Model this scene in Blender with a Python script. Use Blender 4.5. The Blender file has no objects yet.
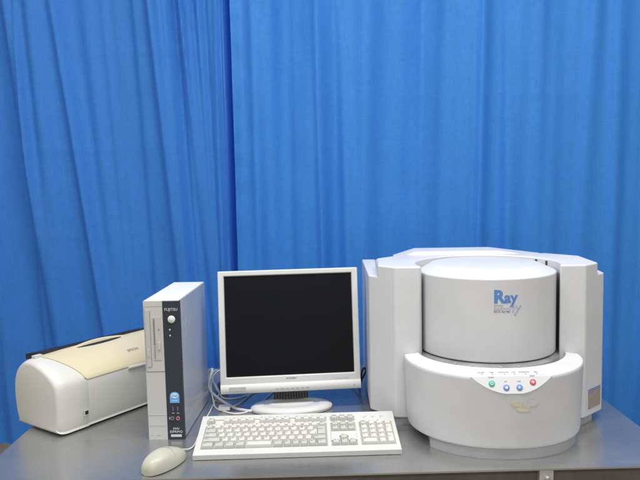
import bpy, bmesh, math, random
from mathutils import Vector, Matrix
random.seed(7)
S = bpy.context.scene
COL = S.collection
T = 0.75                      # height of the table top
R = math.radians

# ------------------------------------------------------------------ materials
def mat(name, color, rough=0.45, metal=0.0, noise=0.0, nscale=30.0, bump=0.0, bscale=400.0,
        spec=0.5, coat=0.0, rvar=0.0, stretch=(1, 1, 1), tint=None):
    m = bpy.data.materials.new(name); m.use_nodes = True
    nt = m.node_tree; N = nt.nodes; L = nt.links
    b = N['Principled BSDF']
    b.inputs['Base Color'].default_value = (*color, 1)
    b.inputs['Roughness'].default_value = rough
    b.inputs['Metallic'].default_value = metal
    b.inputs['Specular IOR Level'].default_value = spec
    b.inputs['Coat Weight'].default_value = coat
    tc = N.new('ShaderNodeTexCoord')
    mp = N.new('ShaderNodeMapping'); mp.inputs['Scale'].default_value = stretch
    L.new(tc.outputs['Object'], mp.inputs['Vector'])
    if noise > 0:
        n = N.new('ShaderNodeTexNoise'); n.inputs['Scale'].default_value = nscale
        n.inputs['Detail'].default_value = 6; n.inputs['Roughness'].default_value = 0.65
        L.new(mp.outputs['Vector'], n.inputs['Vector'])
        mx = N.new('ShaderNodeMix'); mx.data_type = 'RGBA'
        t2 = tint or tuple(c * (1 - noise) for c in color)
        mx.inputs['A'].default_value = (*color, 1); mx.inputs['B'].default_value = (*t2, 1)
        rp = N.new('ShaderNodeValToRGB')
        rp.color_ramp.elements[0].position = 0.38; rp.color_ramp.elements[1].position = 0.68
        L.new(n.outputs['Fac'], rp.inputs['Fac']); L.new(rp.outputs['Color'], mx.inputs['Factor'])
        L.new(mx.outputs['Result'], b.inputs['Base Color'])
    if rvar > 0:
        n2 = N.new('ShaderNodeTexNoise'); n2.inputs['Scale'].default_value = nscale * 0.6
        n2.inputs['Detail'].default_value = 5
        L.new(mp.outputs['Vector'], n2.inputs['Vector'])
        mr = N.new('ShaderNodeMapRange')
        mr.inputs['From Min'].default_value = 0.3; mr.inputs['From Max'].default_value = 0.7
        mr.inputs['To Min'].default_value = rough - rvar; mr.inputs['To Max'].default_value = rough + rvar
        L.new(n2.outputs['Fac'], mr.inputs['Value']); L.new(mr.outputs['Result'], b.inputs['Roughness'])
    if bump > 0:
        n3 = N.new('ShaderNodeTexNoise'); n3.inputs['Scale'].default_value = bscale
        n3.inputs['Detail'].default_value = 3
        L.new(mp.outputs['Vector'], n3.inputs['Vector'])
        bp = N.new('ShaderNodeBump'); bp.inputs['Strength'].default_value = bump
        bp.inputs['Distance'].default_value = 0.001
        L.new(n3.outputs['Fac'], bp.inputs['Height']); L.new(bp.outputs['Normal'], b.inputs['Normal'])
    return m

M = {}
M['shell'] = mat('instrument_shell_paint', (.640, .645, .655), .38, noise=.07, nscale=11, bump=.10, bscale=900, rvar=.05)
M['panel'] = mat('control_panel_film', (.64, .65, .65), .38)
M['drum'] = mat('drum_paint', (.620, .624, .632), .40, noise=.06, nscale=9, bump=.10, bscale=900)
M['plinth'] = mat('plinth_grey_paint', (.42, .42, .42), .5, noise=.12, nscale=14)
M['dark'] = mat('dark_recess', (.03, .03, .032), .6)
M['well'] = mat('dark_well_lining', (.30, .30, .305), .5)
M['ring'] = mat('brushed_ring_metal', (.50, .49, .48), .34, metal=.6, noise=.35, nscale=16)
M['logo_blue'] = mat('logo_blue_ink', (.10, .23, .55), .5)
M['logo_pale'] = mat('logo_outline_ink', (.30, .40, .58), .5)
M['ink_grey'] = mat('grey_print_ink', (.28, .28, .29), .6)
M['legend'] = mat('key_legend_ink', (.13, .13, .13), .6)
M['ink_light'] = mat('light_print_ink', (.62, .63, .65), .5)
M['green'] = mat('green_button', (.06, .44, .36), .4)
M['blue'] = mat('blue_button', (.16, .25, .66), .4)
M['red'] = mat('red_button', (.60, .10, .16), .4)
M['icon'] = mat('button_icon_ink', (.70, .74, .80), .5)
M['yellow'] = mat('yellow_tape_residue', (.67, .585, .35), .6, noise=.6, nscale=60, tint=(.63, .61, .55))
M['ghost'] = mat('pale_tape_residue', (.635, .632, .62), .55, noise=.08, nscale=120)
M['label_brown'] = mat('label_brown', (.38, .31, .28), .55, noise=.25, nscale=110)
M['label_blue'] = mat('label_blue', (.22, .26, .42), .55)
M['bezel'] = mat('monitor_white_plastic', (.64, .635, .625), .36, noise=.03, nscale=8, bump=.08, bscale=1200)
M['screen'] = mat('screen_black_panel', (.004, .0045, .0055), .36, noise=.1, nscale=4, spec=.22)
M['grille'] = mat('neck_dark_plastic', (.055, .057, .058), .45)
M['grille_rib'] = mat('neck_rib_plastic', (.16, .16, .155), .42)
M['sticker'] = mat('grey_sticker', (.50, .50, .48), .5, noise=.2, nscale=200)
M['pc_front'] = mat('computer_front_plastic', (.56, .555, .535), .42, noise=.04, nscale=12, bump=.08, bscale=900)
M['pc_case'] = mat('computer_case_paint', (.50, .515, .54), .24, noise=.06, nscale=10, bump=.05, bscale=700, spec=.8, coat=.3)
M['pc_black'] = mat('computer_black_strip', (.032, .040, .052), .36, noise=.15, nscale=20)
M['seam'] = mat('seam_grey', (.20, .20, .195), .7)  # flat grey for bay seams, slots and small front fittings
M['pc_tray'] = mat('drive_tray_plastic', (.50, .50, .475), .45)
M['badge'] = mat('blue_badge', (.14, .42, .80), .35)
M['badge_white'] = mat('badge_white_ink', (.62, .76, .90), .4)
M['pink'] = mat('pink_jack', (.62, .14, .22), .4)
M['white'] = mat('white_plastic', (.74, .74, .73), .4)
M['kb'] = mat('keyboard_case_plastic', (.61, .606, .580), .45, noise=.05, nscale=14, bump=.1, bscale=900)
M['key'] = mat('keycap_cream', (.60, .595, .555), .5, noise=.06, nscale=60)
M['key_grey'] = mat('keycap_grey', (.49, .49, .46), .5, noise=.06, nscale=60)
M['key_well'] = mat('key_well_plastic', (.40, .395, .36), .6)
M['mouse'] = mat('mouse_yellowed_plastic', (.49, .49, .40), .36, noise=.10, nscale=16, bump=.06, bscale=900)
M['mouse_seam'] = mat('mouse_seam', (.24, .235, .18), .6)
M['pr_white'] = mat('printer_white_plastic', (.64, .63, .58), .36, noise=.05, nscale=9, bump=.1, bscale=800)
M['pr_cream'] = mat('printer_yellowed_lid', (.655, .575, .375), .38, noise=.16, nscale=7, tint=(.63, .56, .40), bump=.08, bscale=800)
M['pr_black'] = mat('printer_black_plastic', (.018, .02, .026), .4)
M['cable'] = mat('cable_white_vinyl', (.66, .66, .65), .4)
M['cable_grey'] = mat('cable_grey_vinyl', (.48, .48, .48), .45)
M['cable_black'] = mat('cable_black_vinyl', (.02, .02, .022), .45)
M['floor'] = mat('floor_brown_vinyl', (.40, .32, .22), .5, noise=.25, nscale=3, bump=.1, bscale=60)
M['apron'] = mat('apron_shaded_steel', (.13, .115, .105), .55, noise=.3, nscale=20)  # steel with shade and the floor's brown reflection put into its colour
M['bracket'] = mat('zinc_bracket', (.55, .55, .54), .42, metal=.4, noise=.2, nscale=60)

def steel():
    m = mat('brushed_stainless', (.40, .405, .41), .34, metal=.80)
    nt = m.node_tree; N = nt.nodes; L = nt.links; b = N['Principled BSDF']
    tc = N.new('ShaderNodeTexCoord')
    mp = N.new('ShaderNodeMapping'); mp.inputs['Scale'].default_value = (2.2, 420, 1)
    L.new(tc.outputs['Object'], mp.inputs['Vector'])
    br = N.new('ShaderNodeTexNoise'); br.inputs['Scale'].default_value = 2.0; br.inputs['Detail'].default_value = 5
    L.new(mp.outputs['Vector'], br.inputs['Vector'])
    sm = N.new('ShaderNodeTexNoise'); sm.inputs['Scale'].default_value = 5.5; sm.inputs['Detail'].default_value = 7
    sm.inputs['Roughness'].default_value = .7
    L.new(tc.outputs['Object'], sm.inputs['Vector'])
    ad = N.new('ShaderNodeMath'); ad.operation = 'ADD'
    m1 = N.new('ShaderNodeMath'); m1.operation = 'MULTIPLY'; m1.inputs[1].default_value = .10
    m2 = N.new('ShaderNodeMath'); m2.operation = 'MULTIPLY'; m2.inputs[1].default_value = .30
    L.new(br.outputs['Fac'], m1.inputs[0]); L.new(sm.outputs['Fac'], m2.inputs[0])
    L.new(m1.outputs[0], ad.inputs[0]); L.new(m2.outputs[0], ad.inputs[1])
    a2 = N.new('ShaderNodeMath'); a2.operation = 'ADD'; a2.inputs[1].default_value = .08
    L.new(ad.outputs[0], a2.inputs[0]); L.new(a2.outputs[0], b.inputs['Roughness'])
    mx = N.new('ShaderNodeMix'); mx.data_type = 'RGBA'
    mx.inputs['A'].default_value = (.425, .425, .42, 1); mx.inputs['B'].default_value = (.52, .52, .51, 1)
    L.new(sm.outputs['Fac'], mx.inputs['Factor']); L.new(mx.outputs['Result'], b.inputs['Base Color'])
    # fine random scratches and a few dull stains
    sc_ = N.new('ShaderNodeTexNoise'); sc_.inputs['Scale'].default_value = 3.0; sc_.inputs['Detail'].default_value = 8; sc_.inputs['Distortion'].default_value = 1.5
    m4 = N.new('ShaderNodeMapping'); m4.inputs['Scale'].default_value = (1, 14, 1); m4.inputs['Rotation'].default_value = (0, 0, .35)
    L.new(tc.outputs['Object'], m4.inputs['Vector']); L.new(m4.outputs['Vector'], sc_.inputs['Vector'])
    rp = N.new('ShaderNodeValToRGB'); rp.color_ramp.elements[0].position = .585; rp.color_ramp.elements[1].position = .62
    L.new(sc_.outputs['Fac'], rp.inputs['Fac'])
    m5 = N.new('ShaderNodeMath'); m5.operation = 'MULTIPLY'; m5.inputs[1].default_value = .06
    L.new(rp.outputs['Color'], m5.inputs[0])
    a3 = N.new('ShaderNodeMath'); a3.operation = 'ADD'; L.new(a2.outputs[0], a3.inputs[0]); L.new(m5.outputs[0], a3.inputs[1]); L.new(a3.outputs[0], b.inputs['Roughness'])
    bp = N.new('ShaderNodeBump'); bp.inputs['Strength'].default_value = .05; bp.inputs['Distance'].default_value = .0005
    L.new(br.outputs['Fac'], bp.inputs['Height']); L.new(bp.outputs['Normal'], b.inputs['Normal'])
    return m
M['steel'] = steel()

def cloth(name, color, dark):
    m = mat(name, color, .62, spec=.35)
    nt = m.node_tree; N = nt.nodes; L = nt.links; b = N['Principled BSDF']
    tc = N.new('ShaderNodeTexCoord')
    w = N.new('ShaderNodeTexNoise'); w.inputs['Scale'].default_value = 5; w.inputs['Detail'].default_value = 6
    mp = N.new('ShaderNodeMapping'); mp.inputs['Scale'].default_value = (1.6, 1, .35)
    L.new(tc.outputs['Object'], mp.inputs['Vector']); L.new(mp.outputs['Vector'], w.inputs['Vector'])
    mx = N.new('ShaderNodeMix'); mx.data_type = 'RGBA'
    mx.inputs['A'].default_value = (*color, 1); mx.inputs['B'].default_value = (*dark, 1)
    L.new(w.outputs['Fac'], mx.inputs['Factor']); L.new(mx.outputs['Result'], b.inputs['Base Color'])
    # slubby weave: fine thread lines both ways
    tot = None
    for sc in ((520, 520, 30), (40, 40, 520)):
        mp2 = N.new('ShaderNodeMapping'); mp2.inputs['Scale'].default_value = sc
        n = N.new('ShaderNodeTexNoise'); n.inputs['Scale'].default_value = 1.0; n.inputs['Detail'].default_value = 2
        L.new(tc.outputs['Object'], mp2.inputs['Vector']); L.new(mp2.outputs['Vector'], n.inputs['Vector'])
        if tot is None: tot = n.outputs['Fac']
        else:
            ad = N.new('ShaderNodeMath'); ad.operation = 'ADD'
            L.new(tot, ad.inputs[0]); L.new(n.outputs['Fac'], ad.inputs[1]); tot = ad.outputs[0]
    th_ = N.new('ShaderNodeMapRange'); th_.inputs['From Min'].default_value = .7; th_.inputs['From Max'].default_value = 1.3
    th_.inputs['To Min'].default_value = .91; th_.inputs['To Max'].default_value = 1.09
    L.new(tot, th_.inputs['Value'])
    hs = N.new('ShaderNodeHueSaturation'); L.new(mx.outputs['Result'], hs.inputs['Color']); L.new(th_.outputs['Result'], hs.inputs['Value'])
    L.new(hs.outputs['Color'], b.inputs['Base Color'])
    bp = N.new('ShaderNodeBump'); bp.inputs['Strength'].default_value = .22; bp.inputs['Distance'].default_value = .0012
    L.new(tot, bp.inputs['Height']); L.new(bp.outputs['Normal'], b.inputs['Normal'])
    b.inputs['Sheen Weight'].default_value = .06
    b.inputs['Sheen Roughness'].default_value = .4
    return m
M['cloth_a'] = cloth('blue_cloth', (.076, .320, .82), (.062, .280, .75))
M['cloth_b'] = cloth('blue_satin_cloth', (.080, .365, .88), (.066, .320, .81))

# ------------------------------------------------------------------ helpers
def link(name, bm, m, parent=None, smooth=False, bevel=0.0, seg=2, angle=35, sharp=40, wn=None):
    """one mesh object; a list of materials fills the slots"""
    me = bpy.data.meshes.new(name)
    if bevel > 0:
        es = [e for e in bm.edges if len(e.link_faces) == 2 and e.calc_face_angle(0) > R(angle)]
        bmesh.ops.bevel(bm, geom=es, offset=bevel, segments=seg, profile=.5, affect='EDGES', clamp_overlap=True)
        smooth = True
    bm.normal_update()
    if smooth:
        for f in bm.faces: f.smooth = True
        for e in bm.edges:
            if len(e.link_faces) == 2 and e.calc_face_angle(0) > R(sharp): e.smooth = False
    if wn is None: wn = bevel > 0
    bm.to_mesh(me); bm.free()
    for x in (m if isinstance(m, (list, tuple)) else [m]): me.materials.append(x)
    o = bpy.data.objects.new(name, me); COL.objects.link(o)
    if parent: o.parent = parent
    if wn:
        md = o.modifiers.new('weighted', 'WEIGHTED_NORMAL'); md.keep_sharp = True; md.weight = 80
    return o

def root(name, loc, rz, label, cat, group=None):
    o = bpy.data.objects.new(name, None); COL.objects.link(o)
    o.empty_display_size = .05
    o.location = loc; o.rotation_euler = (0, 0, rz)
    o['label'] = label; o['category'] = cat
    if group: o['group'] = group
    return o

def tag(o, label, cat, group=None):
    o['label'] = label; o['category'] = cat
    if group: o['group'] = group
    return o

def box(bm, x0, x1, y0, y1, z0, z1, mi=0):
    v = [bm.verts.new(p) for p in ((x0, y0, z0), (x1, y0, z0), (x1, y1, z0), (x0, y1, z0),
                                   (x0, y0, z1), (x1, y0, z1), (x1, y1, z1), (x0, y1, z1))]
    for q in ((0, 3, 2, 1), (4, 5, 6, 7), (0, 1, 5, 4), (1, 2, 6, 5), (2, 3, 7, 6), (3, 0, 4, 7)):
        f = bm.faces.new([v[i] for i in q]); f.material_index = mi
    return v

def boxbm(*a):
    bm = bmesh.new(); box(bm, *a); return bm

def prism(bm, pts, z0, z1, mi=0):
    """pts counter-clockwise in plan"""
    lo = [bm.verts.new((x, y, z0)) for x, y in pts]; hi = [bm.verts.new((x, y, z1)) for x, y in pts]
    n = len(pts)
    bm.faces.new(lo[::-1]).material_index = mi; bm.faces.new(hi).material_index = mi
    for i in range(n):
        j = (i + 1) % n
        bm.faces.new((lo[i], lo[j], hi[j], hi[i])).material_index = mi

def lathe(bm, prof, c=(0, 0), n=96):
    """prof: list of (r,z) bottom to top; r=0 closes"""
    rings = []
    for r, z in prof:
        if r == 0: rings.append([bm.verts.new((c[0], c[1], z))])
        else: rings.append([bm.verts.new((c[0] + r * math.cos(2 * math.pi * k / n), c[1] + r * math.sin(2 * math.pi * k / n), z)) for k in range(n)])
    for A, B in zip(rings, rings[1:]):
        for k in range(n):
            j = (k + 1) % n
            if len(A) == 1 and len(B) == 1: continue
            if len(A) == 1: bm.faces.new((A[0], B[j], B[k]))
            elif len(B) == 1: bm.faces.new((A[k], A[j], B[0]))
            else: bm.faces.new((A[k], A[j], B[j], B[k]))

def catmull(pts, sub=8):
    P = [Vector(p) for p in pts]; out = []
    for i in range(len(P) - 1):
        p0 = P[max(i - 1, 0)]; p1 = P[i]; p2 = P[i + 1]; p3 = P[min(i + 2, len(P) - 1)]
        for k in range(sub):
            t = k / sub
            out.append(.5 * ((2 * p1) + (p2 - p0) * t + (2 * p0 - 5 * p1 + 4 * p2 - p3) * t * t + (3 * p1 - p0 - 3 * p2 + p3) * t ** 3))
    out.append(P[-1]); return out

def tube(bm, pts, r, n=10, sub=8):
    P = catmull(pts, sub); rings = []
    up = Vector((0.13, 0.2, 1)).normalized()
    for i, p in enumerate(P):
        d = (P[min(i + 1, len(P) - 1)] - P[max(i - 1, 0)]).normalized()
        a = d.cross(up)
        if a.length < 1e-3: a = d.cross(Vector((1, 0, 0)))
        a.normalize(); up = a.cross(d).normalized()
        rings.append([bm.verts.new(p + r * (math.cos(2 * math.pi * k / n) * a + math.sin(2 * math.pi * k / n) * up)) for k in range(n)])
    for A, B in zip(rings, rings[1:]):
        for k in range(n):
            j = (k + 1) % n; bm.faces.new((A[k], A[j], B[j], B[k]))
    bm.faces.new(rings[0][::-1]); bm.faces.new(rings[-1])

def text_bm(body, size, offset=0.0, extrude=0.0002, align='CENTER', shear=0.0):
    """flat lettering in XY, thickness along +z"""
    cu = bpy.data.curves.new('lettering', 'FONT'); cu.body = body; cu.size = size
    cu.offset = offset; cu.extrude = extrude; cu.align_x = align; cu.shear = shear; cu.resolution_u = 3
    o = bpy.data.objects.new('lettering', cu); COL.objects.link(o)
    dg = bpy.context.evaluated_depsgraph_get(); dg.update()
    me = bpy.data.meshes.new_from_object(o.evaluated_get(dg))
    bm = bmesh.new(); bm.from_mesh(me)
    bpy.data.objects.remove(o); bpy.data.curves.remove(cu); bpy.data.meshes.remove(me)
    for f in bm.faces: f.material_index = 0
    return bm

def remap(bm, fn):
    for v in bm.verts: v.co = Vector(fn(*v.co))
    return bm

def front(x0, y, z0):
    """lettering frame for a face that looks towards -y"""
    return lambda a, b, c: (x0 + a, y - c, z0 + b)

# ------------------------------------------------------------------ floor
bm = bmesh.new(); box(bm, -7, 7, -4, 7, -.05, 0)
o = link('floor', bm, M['floor']); o['kind'] = 'structure'

# ------------------------------------------------------------------ curtains
def curtain(name, x0, x1, ybase, folds, m, label, z0, z1, creases, hem_left=None, seed=1, sway=.0, amp=1.0, wide=1.0):
    nx = int((x1 - x0) / .0042); nz = 150
    rnd = random.Random(seed)
    waves = [(rnd.uniform(.05, .09), rnd.uniform(0, 6.28), rnd.uniform(.0004, .0010)) for _ in range(4)] + \
            [(rnd.uniform(.16, .4), rnd.uniform(0, 6.28), rnd.uniform(.005, .009)) for _ in range(3)]
    bm = bmesh.new(); rows = []
    for j in range(nz + 1):
        z = z0 + (z1 - z0) * j / nz
        h = (z - 1.1) / .85                      # 1 at the top of the picture, 0 at the table
        row = []
        for i in range(nx + 1):
            x = x0 + (x1 - x0) * i / nx
            y = ybase
            for wl, ph, am in waves:
                y += am * math.sin(2 * math.pi * (x + sway * h * .08) / wl + ph + .5 * math.sin(z * 1.7 + ph))
            for xt, xb, w, d in folds:
                xc = xb + (xt - xb) * h
                u = (x - xc) / (w * wide)
                if -4 < u < 4:
                    # a soft pleat: steep on one side, long on the other
                    s = math.exp(-u * u) if u < 0 else math.exp(-u * u * .35)
                    y -= d * amp * s * (1 + .25 * math.sin(z * 2.3 + xb * 9))
            for zc, dd in creases:
                u = (z - zc - .004 * math.sin(x * 9)) / .006
                if abs(u) < 4: y -= dd * math.exp(-u * u)
            if hem_left is not None and x < hem_left + .036:
                e = (x - hem_left) / .036
                y -= .010 * (1 - max(e, 0)) ** 2 + .004 + .004 * math.sin(math.pi * max(e, 0))
                if abs(e - .93) < .07: y += .0022
                y += .0022 * math.sin(z * 55 + 2 * math.sin(z * 13)) * .5
            y += .0009 * math.sin(z * 23 + x * 41) * math.sin(z * 7.1 - x * 17)
            row.append(bm.verts.new((x, y, z)))
        rows.append(row)
    for A, B in zip(rows, rows[1:]):
        for i in range(nx): bm.faces.new((A[i], A[i + 1], B[i + 1], B[i]))
    # a hem at the foot and real cloth thickness
    r = bmesh.ops.solidify(bm, geom=bm.faces[:], thickness=.0012)
    o = link(name, bm, m, smooth=True)
    return tag(o, label, 'curtain')

px = lambda p: (p - 320) / 300.0                 # pixel column to metres on the curtain
FA = [(px(186), px(196), .009, .022), (px(215), px(220), .009, .02), (px(196), px(208), .008, .014), (px(110), px(122), .012, .014), (px(235.5), px(233.5), .006, -.035), (px(229), px(228), .006, .02), (px(14), px(38), .016, .040), (px(38), px(50), .020, .020), (px(62), px(90), .016, .042), (px(95), px(108), .028, .024),
      (px(122), px(133), .02, .022), (px(158), px(176), .015, .040), (px(172), px(184), .012, .022), (px(189), px(205), .013, .036), (px(204), px(214), .012, .034),
      (px(222), px(222), .012, .03), (px(142), px(150), .012, .016), (px(25), px(30), .01, .014), (px(-25), px(-12), .02, .03), (px(-70), px(-60), .025, .035), (px(-110), px(-100), .025, .035)]
curtain('curtain', -1.75, px(248), 2.25, FA, M['cloth_a'], 'blue cloth curtain with close pleats hanging behind the printer and computer tower',
        .47, 2.45, [(1.80, .0016), (1.49, .0020), (1.20, .0013)], seed=4, sway=1, amp=.84, wide=1.12)
FB = [(px(258), px(259), .012, .016), (px(277), px(276), .016, .020), (px(300), px(298), .014, .012), (px(321), px(322), .012, .034), (px(344), px(347), .014, .028), (px(365), px(368), .024, .015),
      (px(424), px(420), .014, .020), (px(440), px(436), .03, .012), (px(484), px(478), .013, .026), (px(507), px(506), .012, .018), (px(545), px(540), .024, .018),
      (px(592), px(580), .018, .030), (px(614), px(612), .014, .018), (px(655), px(650), .02, .03), (px(700), px(690), .025, .03), (px(760), px(750), .025, .03)]
curtain('curtain', px(237), 1.9, 2.205, FB, M['cloth_b'], 'blue satin curtain with a stitched left hem hanging behind the monitor and analyser',
        .47, 2.45, [(1.63, .0012), (1.36, .0010)], hem_left=px(237), seed=11, sway=-.4, amp=.78, wide=1.2)

# ------------------------------------------------------------------ table
XL, XR, YF, YB = -.752, .766, 1.333, 2.15
tb = root('steel_table', ((XL + XR) / 2, (YF + YB) / 2, 0), R(.6), 'long stainless steel work table carrying all the equipment', 'table')
hw, hd = (XR - XL) / 2, (YB - YF) / 2
link('table_top', boxbm(-hw, hw, -hd, hd, T - .0036, T), M['steel'], tb, bevel=.0016, seg=4)
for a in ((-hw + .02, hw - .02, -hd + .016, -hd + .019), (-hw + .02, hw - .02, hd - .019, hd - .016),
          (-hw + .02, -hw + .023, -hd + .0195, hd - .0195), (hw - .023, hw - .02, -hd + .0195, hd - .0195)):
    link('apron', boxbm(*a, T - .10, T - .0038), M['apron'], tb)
for x in (-.45, .462 - .007):
    for y in (-hd + .001, hd - .029):
        lg = link('leg', boxbm(x - .0145, x + .0145, y, y + .0148 if y < 0 else y + .026, .0, T - .0040), M['bracket'], tb, bevel=.002)
        bm = bmesh.new(); lathe(bm, [(0, 0), (.006, 0), (.006, .002), (.0035, .0045), (0, .0045)], n=16)
        if y < 0:
            remap(bm, lambda a, b, c: (x + .002 + a, y - c - .0003, T - .022 + b))
            bmesh.ops.reverse_faces(bm, faces=bm.faces[:])
            link('bolt', bm, M['ring'], lg)

# ------------------------------------------------------------------ analyser
YAW = R(-4)
an = root('xray_analyser', (.41, 1.625, T), YAW, 'large pale grey bench analyser with round drum lid and curved front', 'analyser')
DC = (.004, .020); DRX, DRY = .168, .160          # the lid is a flattened round
def ell(rx, ry, a0, a1, n, c=DC): return [(c[0] + rx * math.cos(R(a0 + (a1 - a0) * k / n)), c[1] + ry * math.sin(R(a0 + (a1 - a0) * k / n))) for k in range(n + 1)]
WX, WY = .1755, .1665
def squash(bm, k):
    for v in bm.verts: v.co.y = DC[1] + (v.co.y - DC[1]) * k
    return bm
# raised housing: two shoulders joined behind the drum, each with a lower ledge on its outer side
up = [(.167, -.048), (.228, -.048), (.268, -.009), (.268, .135), (.20, .206)]
lo = [(.167, -.048), (.228, -.048), (.268, -.009), (.291, .014), (.309, .345), (.2682, .345), (.268, .135), (.20, .206)]
flip = lambda L_: [(-x, y) for x, y in L_[::-1]]
arc = ell(WX, WY, 200, -20, 52)
U, L_ = up + flip(up) + arc, lo + flip(lo) + arc
z0, z1, z2 = .022, .372, .400
bm = bmesh.new(); cache = {}
def V(p, z):
    k = (round(p[0], 5), round(p[1], 5), z)
    if k not in cache: cache[k] = bm.verts.new((p[0], p[1], z))
    return cache[k]
for i in range(len(L_)):
    a, b = L_[i], L_[(i + 1) % len(L_)]; bm.faces.new((V(a, z0), V(b, z0), V(b, z1), V(a, z1)))
for i in range(len(U)):
    a, b = U[i], U[(i + 1) % len(U)]; bm.faces.new((V(a, z1), V(b, z1), V(b, z2), V(a, z2)))
bm.faces.new([V(p, z2) for p in U]); bm.faces.new([V(p, z0) for p in L_][::-1])
for sg in (1, -1):
    bm.faces.new([V((sg * x, y), z1) for x, y in ((.268, -.009), (.291, .014), (.309, .345), (.2682, .345), (.268, .135))])
bmesh.ops.recalc_face_normals(bm, faces=bm.faces[:])
bmesh.ops.dissolve_limit(bm, angle_limit=R(.6), verts=bm.verts[:], edges=bm.edges[:])
link('shoulder_housing', bm, M['shell'], an, bevel=.0042, seg=3, angle=25)
bm = bmesh.new()
prism(bm, [(-.2675, .1358), (-.2675, .345), (.2675, .345), (.2675, .1358), (.2003, .2067), (-.2003, .2067)][::-1], .022, .371)
link('rear_housing', bm, M['shell'], an, bevel=.004, seg=2)
# sloped hump on the rear deck
bm = bmesh.new()
lo = [bm.verts.new(p) for p in ((-.215, .20, .3715), (.215, .20, .3715), (.215, .335, .3715), (-.215, .335, .3715))]
hi = [bm.verts.new(p) for p in ((-.160, .215, .4075), (.070, .215, .4075), (.064, .325, .4065), (-.152, .325, .4065))]
md = [bm.verts.new(p) for p in ((-.215, .20, .388), (.215, .20, .388), (.215, .335, .386), (-.215, .335, .386))]
bm.faces.new(lo[::-1]); bm.faces.new(hi)
for A, B in ((lo, md), (md, hi)):
    for i in range(4):
        j = (i + 1) % 4; bm.faces.new((A[i], A[j], B[j], B[i]))
link('rear_hump', bm, M['shell'], an, bevel=.003, seg=2, angle=12)
# drum well, ring and lid
bm = bmesh.new()
A = ell(WX - .0012, WY - .0012, -19, 199, 60)
lo = [bm.verts.new((x, y, .10)) for x, y in A]; hi = [bm.verts.new((x, y, .374)) for x, y in A]
for i in range(len(A) - 1): bm.faces.new((lo[i], hi[i], hi[i + 1], lo[i + 1]))
link('drum_well', bm, M['well'], an, smooth=True)
bm = bmesh.new(); lathe(bm, [(0, .10), (.1755, .10), (.1755, .1780), (.1735, .1815), (.164, .1835), (.150, .1845), (0, .1845)], DC, 96)
squash(bm, .185 / .1755)
rg = link('drum_ring', bm, M['ring'], an, smooth=True)
for ang in (236, 249, 270, 284):
    bm = bmesh.new()
    c, s_ = math.cos(R(ang)), math.sin(R(ang))
    for v in box(bm, -.0026, .0026, -.006, .0012, .172, .1842):
        x, y = v.co.x, v.co.y
        v.co.x = DC[0] + c * (.1752 + y) - s_ * x; v.co.y = DC[1] + (s_ * (.1752 + y) + c * x) * .185 / .1755
    link('ring_clip', bm, M['plinth'], rg)
bm = bmesh.new()
DR = DRX
lathe(bm, [(0, .1862), (DR - .004, .1862), (DR - .0012, .1874), (DR, .190), (DR, .379), (DR - .0006, .3808), (DR - .0022, .3822),
           (.138, .3950), (.135, .3962), (.131, .3968), (0, .3978)], DC, 128)
for v in bm.verts:                                # the flat crown sits towards the rear
    if v.co.z > .3823:
        v.co.y += min(1, (v.co.z - .3822) / .0144) * .026
dr = link('drum_lid', squash(bm, DRY / DRX), M['drum'], an, smooth=True, sharp=9)
# hinge slots on the right shoulder
for ang in (20, 33):
    bm = bmesh.new()
    c, s_ = math.cos(R(ang)), math.sin(R(ang))
    for v in box(bm, -.0032, .0032, -.0022, .001, .3835, .3945):
        x, y = v.co.x, v.co.y
        v.co.x = DC[0] + c * (WX + y) - s_ * x; v.co.y = DC[1] + (s_ * (WX + y) + c * x) * WY / WX
    link('hinge_slot', bm, M['dark'], an)
# lettering on the drum, wrapped round it
def on_drum(a0deg, z0, r=DR):
    def f(a, b, c):
        th = R(a0deg) + a / r
        return (DC[0] + (r + .0003 + c) * math.cos(th), DC[1] + (r * DRY / DRX + .0003 + c) * math.sin(th), z0 + b)
    return f
LG = 266.0                                       # bearing of the lettering's left edge
link('lettering', remap(text_bm('R', .041, .0016, align='LEFT'), on_drum(LG, .3275)), M['logo_blue'], dr)
link('lettering', remap(text_bm('ay', .035, .0010, align='LEFT'), on_drum(LG + 8.4, .3275)), M['logo_blue'], dr)
def outline_text(s, size, w):
    """lettering drawn as an outline: thick glyph rims without fill"""
    cu = bpy.data.curves.new('lettering', 'FONT'); cu.body = s; cu.size = size; cu.fill_mode = 'NONE'; cu.bevel_depth = w
    cu.bevel_resolution = 0; cu.resolution_u = 3; cu.shear = .15
    o = bpy.data.objects.new('lettering', cu); COL.objects.link(o)
    dg = bpy.context.evaluated_depsgraph_get(); dg.update()
    me = bpy.data.meshes.new_from_object(o.evaluated_get(dg)); b = bmesh.new(); b.from_mesh(me)
    bpy.data.objects.remove(o); bpy.data.curves.remove(cu); bpy.data.meshes.remove(me)
    for f in b.faces: f.material_index = 0
    return b
link('lettering', remap(outline_text('ny', .032, .0004), on_drum(LG + 11.0, .3055)), M['logo_pale'], dr)
for k, (t_, z, sz) in enumerate((('Energy', .3195, .0078), ('Dispersive', .3125, .0078), ('EDX Series', .3050, .0078))):
    link('lettering', remap(text_bm(t_, sz, 0, align='LEFT'), on_drum(LG + .2, z)), M['ink_grey'] if k == 2 else M['pc_tray'], dr)

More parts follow.
